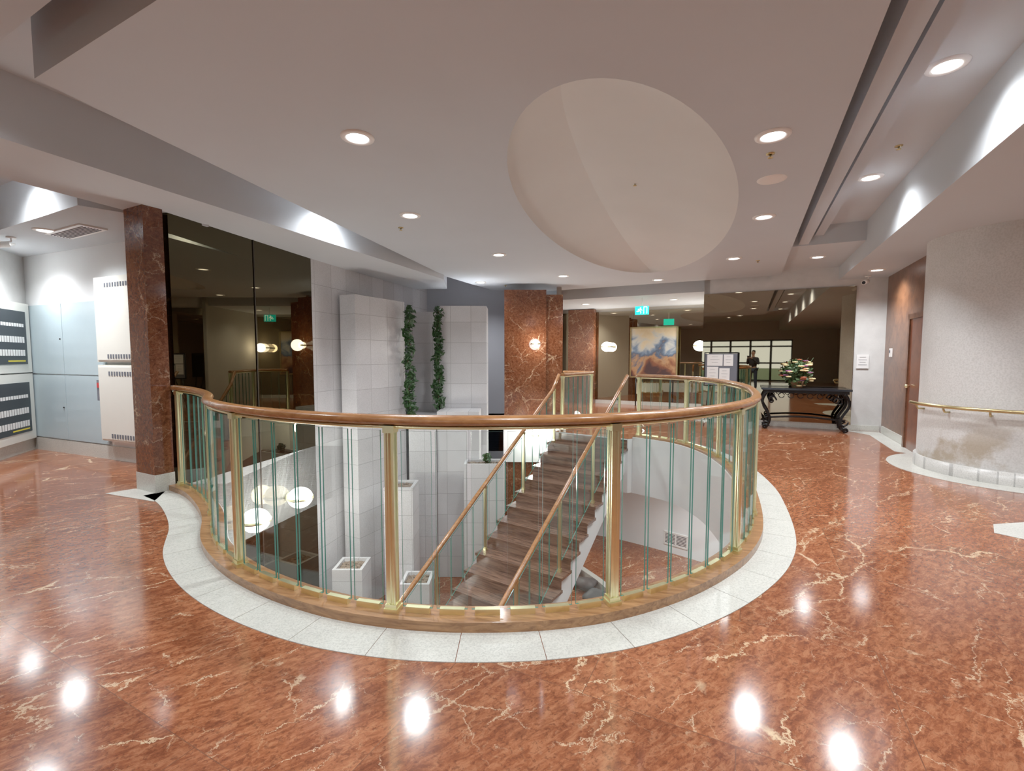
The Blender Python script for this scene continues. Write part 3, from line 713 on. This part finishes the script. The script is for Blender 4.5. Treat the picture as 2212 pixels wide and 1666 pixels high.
mb.obj('louvres',M['trim'],r); mb=MB(); mb.box((c.x-n.x*.005,c.y-n.y*.005,-2.80),(.52,.006,.28),hd); mb.obj('duct_opening',M['ink'],r)
tag(r,'white louvred vent grille low on the curved wall','vent')

# ------------------------------------------------------------------ alcove equipment
Cn=ACn; Ce=ACe; ad=(Ce-Cn).normalized(); an=V(ad.y,-ad.x)  # towards room
AR=math.pi/2-math.atan2(ad.x,ad.y)
def al(u,d=0.0): return Cn+ad*u+an*d
def abox(name,u0,u1,z0,z1,d0,d1,mat,parent=None): return MB().prism([al(u0,d0),al(u1,d0),al(u1,d1),al(u0,d1)],z0,z1).obj(name,mat,parent)
for z0,z1 in((1.42,2.60),(0.30,1.38)):
    r=empty('equipment_cabinet',(*al(2.7).xy,z0))
    abox('cabinet_body',2.12,3.28,z0,z1,0.002,0.12,M['cream'],r)
    abox('cabinet_door',2.15,3.25,z0+.03,z1-.03,0.12,0.135,M['cream'],r)
    for zz in(z1-.12,z0+.08):
        for i in range(9): abox('vent_slot',2.4+i*.06,2.43+i*.06,zz-.03,zz+.03,0.1355,0.14,M['greyb'],r)
    q=al(3.15,0.145); mb=MB(); mb.box((q.x,q.y,(z0+z1)/2),(.02,.02,.05),-AR); mb.obj('latch',M['black'],r)
    tag(r,'cream enamel wall cabinet with vent slots and latch','cabinet','cream wall cabinets in the alcove')
for z0,z1 in((1.23,2.30),(0.22,1.21)):
    for u0,u1 in((0.13,1.05),(1.06,2.11)):
        r=empty('access_panel',(*al((u0+u1)/2).xy,z0))
        abox('panel_door',u0,u1,z0,z1,0.002,0.03,M['blue'],r)
        q=al(u1-.06,.034); mb=MB(); mb.ball((q.x,q.y,(z0+z1)/2),.012,8,6); mb.obj('lock',M['black'],r)
        tag(r,'pale blue metal access panel flush on alcove wall','access panel','pale blue access panels')
r=empty('fire_alarm_station',(*al(2.03,.03).xy,0.86)); abox('pull_box',1.96,2.08,0.86,1.16,0.031,0.07,M['greyb'],r); abox('pull_handle',1.99,2.05,1.05,1.12,0.07,0.085,M['red'],r); tag(r,'small grey and red pull station on blue panel','fire alarm')
Sn=ASn; sd=(Sn-Cn).normalized(); sn=V(-sd.y,sd.x)
if sn.dot(V(1,0))<0: sn=-sn
def sl(u,d=0.0): return Cn+sd*u+sn*d
def sbox(name,u0,u1,z0,z1,d0,d1,mat,parent=None):
    return MB().prism([sl(u0,d0),sl(u1,d0),sl(u1,d1),sl(u0,d1)],z0,z1).obj(name,mat,parent)
for z0,z1 in((1.25,2.32),(0.20,1.23)):
    r=empty('annunciator_panel',(*sl(.8).xy,z0))
    sbox('frame',.16,1.35,z0,z1,0.002,0.09,M['cream'],r)
    sbox('display',.29,1.2,z0+.13,z1-.13,0.09,0.10,M['blackg'],r)
    for row in range(3):
        for i in range(12):
            u=.36+i*.065; zt=z1-.32-row*.20; hh=.09 if row else .05
            sbox('label_strip',u,u+.045,zt-hh,zt,0.1005,0.104,M['paper'],r)
    sbox('indicator_strip',.36,.80,z0+.17,z0+.19,0.1005,0.104,M['yellow'],r)
    tag(r,'black and cream fire annunciator panel with label strips','control panel','annunciator panels')
def seccam(p,dirv,label):
    p=Vector(p); dirv=Vector(dirv).normalized(); r=empty('security_camera',p)
    mb=MB(); mb.tube([p,p+Vector((0,0,-.06)),p+dirv*.08+Vector((0,0,-.09))],0.012,8); mb.lathe([(0.001,0),(0.05,0),(0.05,-.02),(0.001,-.02)],p,16); mb.obj('bracket',M['trim'],r)
    a=p+dirv*.02+Vector((0,0,-.1)); mb=MB(); mb.tube([a,a+dirv*.2+Vector((0,0,-.05))],0.04,14); mb.obj('housing',M['trim'],r)
    b2=a+dirv*.2+Vector((0,0,-.05)); mb=MB(); mb.tube([b2,b2+dirv*.01],0.03,14); mb.obj('lens',M['blackg'],r)
    return tag(r,label,'security camera')
seccam(W(2.55,-8.75,3.08),(-.6,-.8,0),'white bracket security camera under the alcove ceiling')
seccam(W(11.1,2.0,3.04),(-.8,-.6,0),'white bracket security camera above the console wall')
p=W(2.8,-7.6); r=empty('ceiling_vent',(p.x,p.y,3.06)); mb=MB(); mb.box((p.x,p.y,3.07),(.95,.28,.02),TH); mb.obj('frame',M['trim'],r)
mb=MB()
for i in range(7):
    q=p+pa*(-.09+i*.03); mb.box((q.x,q.y,3.057),(.86,.008,.008),TH)
mb.obj('louvres',M['greyb'],r); tag(r,'white slatted ceiling vent in the alcove ceiling','vent')

# ------------------------------------------------------------------ console table
tb=empty('console_table',W(11.05,1.03,0))
b0,b1,a0_,a1_=0.26,1.80,10.83,11.30
MB().prism([W(a0_,b0),W(a0_,b1),W(a1_,b1),W(a1_,b0)],0.82,0.86).obj('table_top',M['blackg'],tb)
mb=MB(); mb.prism([W(a0_+.04,b0+.04),W(a0_+.04,b1-.04),W(a0_+.06,b1-.04),W(a0_+.06,b0+.04)],0.76,0.82); mb.prism([W(a1_-.06,b0+.04),W(a1_-.06,b1-.04),W(a1_-.04,b1-.04),W(a1_-.04,b0+.04)],0.76,0.82)
for i in range(8):
    bb=b0+.2+i*.165; mb.tube([W(a0_+.05,bb+.05*math.cos(t_*.5),0.71+.05*math.sin(t_*.5)) for t_ in range(13)],0.009,6)
mb.obj('scroll_apron',M['black'],tb)
for aa in(a0_+.06,a1_-.06):
    for bb,sgn in((b0+.1,1),(b1-.1,-1)):
        pts=[]
        for i in range(31):
            t_=i/30; z=0.76*(1-t_)+0.03*t_
            pts.append(W(aa,bb+sgn*(-.07*math.sin(t_*math.pi*2.0)),z))
        for i in range(12):
            g_=i/11*math.pi*1.5; pts.append(W(aa,bb-sgn*(.05*math.sin(g_)),0.03+.05*(1-math.cos(g_))*.6))
        MB().tube(pts,0.026,8).obj('leg',M['black'],tb)
        pts=[W(aa,bb+sgn*(.10+.08*math.cos(i*.35)*(1-i/24)),0.60+.10*math.sin(i*.35)*(1-i/24)) for i in range(22)]
        MB().tube(pts,0.016,6).obj('leg_scroll',M['black'],tb)
        pts=[W(aa,bb+sgn*(.02+.08*math.cos(3.1+i*.35)*(1-i/24)),0.22+.09*math.sin(3.1+i*.35)*(1-i/24)) for i in range(22)]
        MB().tube(pts,0.016,6).obj('leg_scroll',M['black'],tb)
mb=MB(); mb.tube([W(11.06,b0+.1+(b1-b0-.2)*i/20,0.22+.05*math.sin(i/20*math.pi)) for i in range(21)],0.02,8)
for bb in(b0+.1,b1-.1): mb.tube([W(a0_+.06,bb,.22),W(a1_-.06,bb,.22)],0.02,8)
mb.obj('stretcher',M['black'],tb)
tag(tb,'long black wrought iron console table with scroll legs','table')
fp=W(11.05,0.90,0.86); r=empty('flower_arrangement',fp)
MB().lathe([(0.001,0),(0.09,0),(0.12,0.10),(0.13,0.14),(0.115,0.14),(0.001,0.12)],fp,20).obj('basket',M['wicker'],r)
mb=MB(); leafmass(mb,fp+Vector((0,0,.30)),300,0.27,0.06,0,0.9)
for i in range(16):
    a=random.uniform(0,6.28); h=random.uniform(.3,.62); q=fp+Vector((math.cos(a)*.27,math.sin(a)*.27,h)); mb.tube([fp+Vector((0,0,.13)),q],0.004,5)
ob=mb.obj('foliage',M['leaf2'],r,fix=False); ob['kind']='stuff'
for i in range(34):
    d_=Vector((random.gauss(0,1),random.gauss(0,1)-.6,random.gauss(.3,.8))).normalized()*.29; c=fp+Vector((0,0,.30))+d_; R=random.uniform(.035,.055)
    mb=MB(); mb.ball(c,R*.4,8,6)
    for k in range(7):
        a=k*6.283/7; mb.ball(c+Vector((math.cos(a)*R*.7,math.sin(a)*R*.7,0)),(R*.5,R*.5,R*.3),8,5)
    mb.obj('flower_head',M[random.choice(['flowy','flowy','flowp','flowr'])],r)
tag(r,'mixed flower arrangement with cream and plum blooms in a basket','flowers')

bp=V(4.42,9.8); r=empty('notice_board',(bp.x,bp.y,0)); hd=math.radians(24); R_=V(math.cos(hd),-math.sin(hd)); Fd=V(math.sin(hd),math.cos(hd))
mb=MB(); mb.box((bp.x,bp.y,1.23),(.62,.02,.66),hd); mb.obj('felt_panel',M['greyb'],r)
mb=MB()
for x_ in(-.32,.32): q=bp+R_*x_; mb.box((q.x,q.y,1.23),(.02,.03,.70),hd)
for z_ in(.88,1.58): mb.box((bp.x,bp.y,z_),(.66,.03,.02),hd)
mb.obj('frame',M['black'],r)
mb=MB()
for x_,y_ in((-.28,0),(.28,0),(0,.45)):
    q0=bp+R_*x_*.8; q1=bp+R_*x_*1.1+Fd*y_; mb.tube([(q0.x,q0.y,.9),(q1.x,q1.y,0.0)],0.012,8)
mb.obj('easel_legs',M['black'],r)
for x_,z_,w_,h_ in((-.12,1.42,.30,.24),(-.16,1.14,.22,.28),(.07,1.12,.2,.26),(.14,1.42,.18,.24)):
    q=bp+R_*x_-Fd*.014; sh=empty('pinned_sheet',(q.x,q.y,z_-h_/2),r); mb=MB(); mb.box((q.x,q.y,z_),(w_,.004,h_),hd); mb.obj('paper',M['paper'],sh)
    for i in range(3): 
        mb=MB(); qq=q-Fd*.003; mb.box((qq.x,qq.y,z_+h_*.3-i*h_*.25),(w_*(.6 if i%2 else .4),.002,.004),hd); mb.obj('printed_line',M['greyb'],sh)
tag(r,'grey notice board with white papers on a black easel','notice board')

# painting
m,nt,b=new_mat('painted_canvas'); g=nt.nodes.new('ShaderNodeNewGeometry')
n=N(nt,'ShaderNodeTexNoise',Scale=2.0,Detail=6.0,Distortion=0.6); nt.links.new(g.outputs['Position'],n.inputs['Vector'])
sx=nt.nodes.new('ShaderNodeSeparateXYZ'); nt.links.new(g.outputs['Position'],sx.inputs[0])
hgt=math_n(nt,'MULTIPLY',math_n(nt,'SUBTRACT',sx.outputs[2],0.9),0.694)
v=math_n(nt,'ADD',hgt,math_n(nt,'MULTIPLY',math_n(nt,'SUBTRACT',n.outputs[0],0.5),1.5))
c=ramp(nt,v,[(0.0,(.04,.015,.015)),(0.18,(.16,.05,.02)),(0.33,(.34,.18,.08)),(0.45,(.05,.07,.11)),(0.56,(.12,.17,.24)),(0.68,(.40,.40,.37)),(0.82,(.52,.42,.27)),(1.0,(.48,.36,.21))])
nt.links.new(c,b.inputs['Base Color']); b.inputs['Roughness'].default_value=.5
r=empty('painting',W(14.2,-2.45,0)); pc=W(14.2,-2.52)
mb=MB(); mb.box((pc.x,pc.y,1.62),(1.30,.03,1.44),TH); mb.obj('canvas',m,r)
mb=MB()
for x_ in(-.67,.67): q=pc+pb*x_; mb.box((q.x,q.y,1.62),(.04,.05,1.52),TH)
for z_ in(.88,2.36): mb.box((pc.x,pc.y,z_),(1.38,.05,.04),TH)
mb.obj('frame',M['brassd'],r)
for x_ in(-.5,.5): mb=MB(); q=pc+pb*x_; mb.tube([(q.x,q.y,.9),(q.x,q.y,0)],0.02,8); mb.obj('stand_leg',M['black'],r)
tag(r,'large abstract painting in blue, cream and rust on a stand','painting')

p=V(.2785*12.0,12.0); r=empty('exit_sign',(p.x,p.y,2.57))
mb=MB(); mb.box((p.x,p.y,2.68),(.34,.05,.21),TH); mb.obj('housing',M['exit'],r)
mb=MB(); mb.tube([(p.x,p.y,2.78),(p.x,p.y,3.6)],0.01,8); mb.obj('hanger',M['trim'],r)
q=p-pa*.028; mb=MB()
def sg(x_,z_): w_=q+pb*x_; return (w_.x,w_.y,2.68+z_)
mb.ball(sg(-.03,.06),.017,8,6)
for l in (((-.03,.04),(-.05,-.01)),((-.05,-.01),(-.10,-.03)),((-.10,-.03),(-.13,-.02)),((-.05,-.01),(-.02,-.04)),((-.02,-.04),(-.03,-.08)),((-.03,.03),(.01,.0)),((-.035,.03),(-.08,.035)),((-.08,.035),(-.095,.0))): mb.tube([sg(*l[0]),sg(*l[1])],.008,6)
for l in (((.05,-.085),(.05,.085)),((.05,.085),(.13,.085)),((.13,.085),(.13,-.085))): mb.tube([sg(*l[0]),sg(*l[1])],.007,6)
mb.obj('running_figure_pictogram',M['exitw'],r); tag(r,'green lit exit sign with running figure hanging from ceiling','exit sign')
def on_con(b,z,w,h,name,label,mat,cat):
    c=W(11.40,b); r=empty(name,(c.x,c.y,z-h/2)); mb=MB(); mb.box((c.x,c.y,z),(w,.008,h),TH); mb.obj('sheet',mat,r)
    q=c-pa*.006
    for i in range(4): mb=MB(); mb.box((q.x,q.y,z+h*.3-i*h*.18),(w*(.7 if i%2 else .5),.003,h*.02),TH); mb.obj('printed_line',M['greyb'],r)
    return tag(r,label,cat)
on_con(2.03,1.40,.20,.28,'notice_sheet','white printed notice on the pale textured wall',M['paper'],'notice')
c=W(10.9,2.36); r=empty('thermostat',(c.x,c.y,1.5)); mb=MB(); mb.box((c.x,c.y,1.57),(.03,.10,.16),TH); mb.obj('housing',M['trim'],r); mb=MB(); q=c-pb*.018; mb.box((q.x,q.y,1.59),(.006,.06,.05),TH); mb.obj('display',M['greyb'],r); tag(r,'small white thermostat on walnut wall','thermostat')

# ------------------------------------------------------------------ entrance behind
MBs=MB().prism([W(-9,-9.3),W(-9,-3.2),W(-9.15,-3.2),W(-9.15,-9.3)],0,3.6); MBs.prism([W(-9,2.3),W(-9,4.7),W(-9.15,4.7),W(-9.15,2.3)],0,3.6); MBs.prism([W(-9,-3.2),W(-9,2.3),W(-9.15,2.3),W(-9.15,-3.2)],2.5,3.6)
o=MBs.obj('wall_entrance',M['beige']); struct(o,'beige entrance wall around the glazed doors','wall')
w_=empty('window_1',W(-9.07,-.45,0)); mb=MB()
for i in range(6):
    bb=-3.2+i*1.1; c=W(-9.07,bb); mb.box((c.x,c.y,1.25),(.12,.08,2.5),TH)
for z_ in(.05,1.1,2.1,2.46):
    c=W(-9.07,-.45); mb.box((c.x,c.y,z_),(5.5,.07,.09),TH)
mb.obj('frame',M['dark'],w_); mb=MB(); mb.prism([W(-9.07,-3.2),W(-9.07,2.3),W(-9.08,2.3),W(-9.08,-3.2)],0,2.5); mb.obj('glazing',M['glass'],w_); struct(w_,'glazed entrance front with dark bronze frames','window')
o=MB().prism([W(-9.2,-30),W(-9.2,30),W(-45,30),W(-45,-30)],-.2,-.02).obj('floor_lawn',M['grass']); struct(o,'green lawn outside the entrance','ground')

# ------------------------------------------------------------------ photographer
def skinned(name,pts,edges,rad,mat,parent,root=0,sub=1):
    me=bpy.data.meshes.new(name); org=WL[parent]; me.from_pydata([Vector(p) for p in pts],edges,[]); me.materials.append(mat)
    o=bpy.data.objects.new(name,me); COL.objects.link(o); o.parent=parent; WL[o]=org
    md=o.modifiers.new('Skin','SKIN'); md.use_smooth_shade=True
    sv=me.skin_vertices[0].data
    for i,r_ in enumerate(rad): sv[i].radius=(r_,r_) if not isinstance(r_,tuple) else r_; sv[i].use_root=(i==root)
    s_=o.modifiers.new('Sub','SUBSURF'); s_.levels=sub; s_.render_levels=sub
    return o
M['skin']=plain('skin',(.55,.33,.23),.5); M['jacket']=plain('dark_jacket',(.03,.03,.04),.8); M['jeans']=plain('dark_jeans',(.03,.05,.09),.8); M['hair']=plain('dark_hair',(.02,.015,.01),.5)
pr=empty('person',(0,-.45,0))
body=[(0,0,.95),(0,-.01,1.15),(0,0,1.36),(0,.01,1.47),(0,.02,1.55),(0,.03,1.66),(0,.02,1.73),
 (.18,0,1.40),(.25,.03,1.15),(.09,.32,1.42),(.05,.38,1.47),(-.18,0,1.40),(-.25,.03,1.15),(-.09,.32,1.42),(-.05,.38,1.47),
 (.10,0,.90),(.12,.02,.50),(.13,-.01,.09),(.14,.13,.04),(-.10,0,.90),(-.12,.02,.50),(-.13,-.01,.09),(-.14,.13,.04)]
be=[(0,1),(1,2),(2,3),(3,4),(4,5),(5,6),(2,7),(7,8),(8,9),(9,10),(2,11),(11,12),(12,13),(13,14),(0,15),(15,16),(16,17),(17,18),(0,19),(19,20),(20,21),(21,22)]
brd=[.12,.11,.13,.055,.06,.085,.06,.055,.042,.028,.03,.055,.042,.028,.03,.08,.055,.04,.035,.08,.055,.04,.035]
skinned('body',body,be,brd,M['skin'],pr)
skinned('jacket',[body[i] for i in(0,1,2,3,7,8,9,11,12,13)],[(0,1),(1,2),(2,3),(2,4),(4,5),(5,6),(2,7),(7,8),(8,9)],[(.16,.13),(.16,.13),(.17,.13),.07,.075,.058,.04,.075,.058,.04],M['jacket'],pr)
skinned('trousers',[(0,0,.97)]+[body[i] for i in(15,16,17,19,20,21)],[(0,1),(1,2),(2,3),(0,4),(4,5),(5,6)],[.14,.10,.072,.06,.10,.072,.06],M['jeans'],pr)
skinned('hair',[(0,-.03,1.64),(0,-.01,1.73),(0,.04,1.77)],[(0,1),(1,2)],[.085,.09,.06],M['hair'],pr)
for sx_ in(1,-1):
    for i in range(4): skinned('finger',[(sx_*.05,.38,1.49-.02*i),(sx_*.065,.41,1.495-.02*i),(sx_*.045,.43,1.495-.02*i)],[(0,1),(1,2)],[.009,.008,.007],M['skin'],pr)
    skinned('thumb',[(sx_*.05,.37,1.46),(sx_*.035,.395,1.44),(sx_*.02,.405,1.45)],[(0,1),(1,2)],[.011,.009,.008],M['skin'],pr)
    skinned('shoe',[(sx_*.13,-.03,.05),(sx_*.135,.08,.045),(sx_*.14,.18,.04)],[(0,1),(1,2)],[.05,.048,.038],M['black'],pr)
    mb=MB(); mb.ball((sx_*.032,-.45+.112,1.665),.011,8,6); mb.obj('eye',M['ink'],pr)
    mb=MB(); mb.ball((sx_*.088,-.45+.03,1.65),(.012,.02,.03),8,6); mb.obj('ear',M['skin'],pr)
mb=MB(); mb.ball((0,-.45+.125,1.64),(.012,.018,.022),8,6); mb.obj('nose',M['skin'],pr)
mb=MB(); mb.ball((0,-.45+.112,1.605),(.025,.008,.006),8,6); mb.obj('mouth',M['red'],pr)
tag(pr,'person in dark jacket and jeans holding up a phone','person')
ph=empty('smartphone',(0,-.035,1.455)); mb=MB(); mb.box((0,-.035,1.495),(.15,.009,.075)); mb.obj('phone_body',M['blackg'],ph); tag(ph,'black smartphone held up in both hands','phone')

# ------------------------------------------------------------------ world, camera
w=bpy.data.worlds.new('world'); scene.world=w; w.use_nodes=True
bg=w.node_tree.nodes['Background']; bg.inputs[0].default_value=(.88,.95,1.0,1); bg.inputs[1].default_value=1.2
cam=bpy.data.cameras.new('camera'); cam.sensor_width=36; cam.lens=36*1000/2212; cam.clip_start=0.02; cam.clip_end=200
co=bpy.data.objects.new('camera',cam); COL.objects.link(co); co.location=(0,0,1.5); co.rotation_euler=(math.radians(90-3.6),0,0); scene.camera=co
scene.view_settings.view_transform='Standard'; scene.view_settings.exposure=0.85; scene.view_settings.gamma=1.22
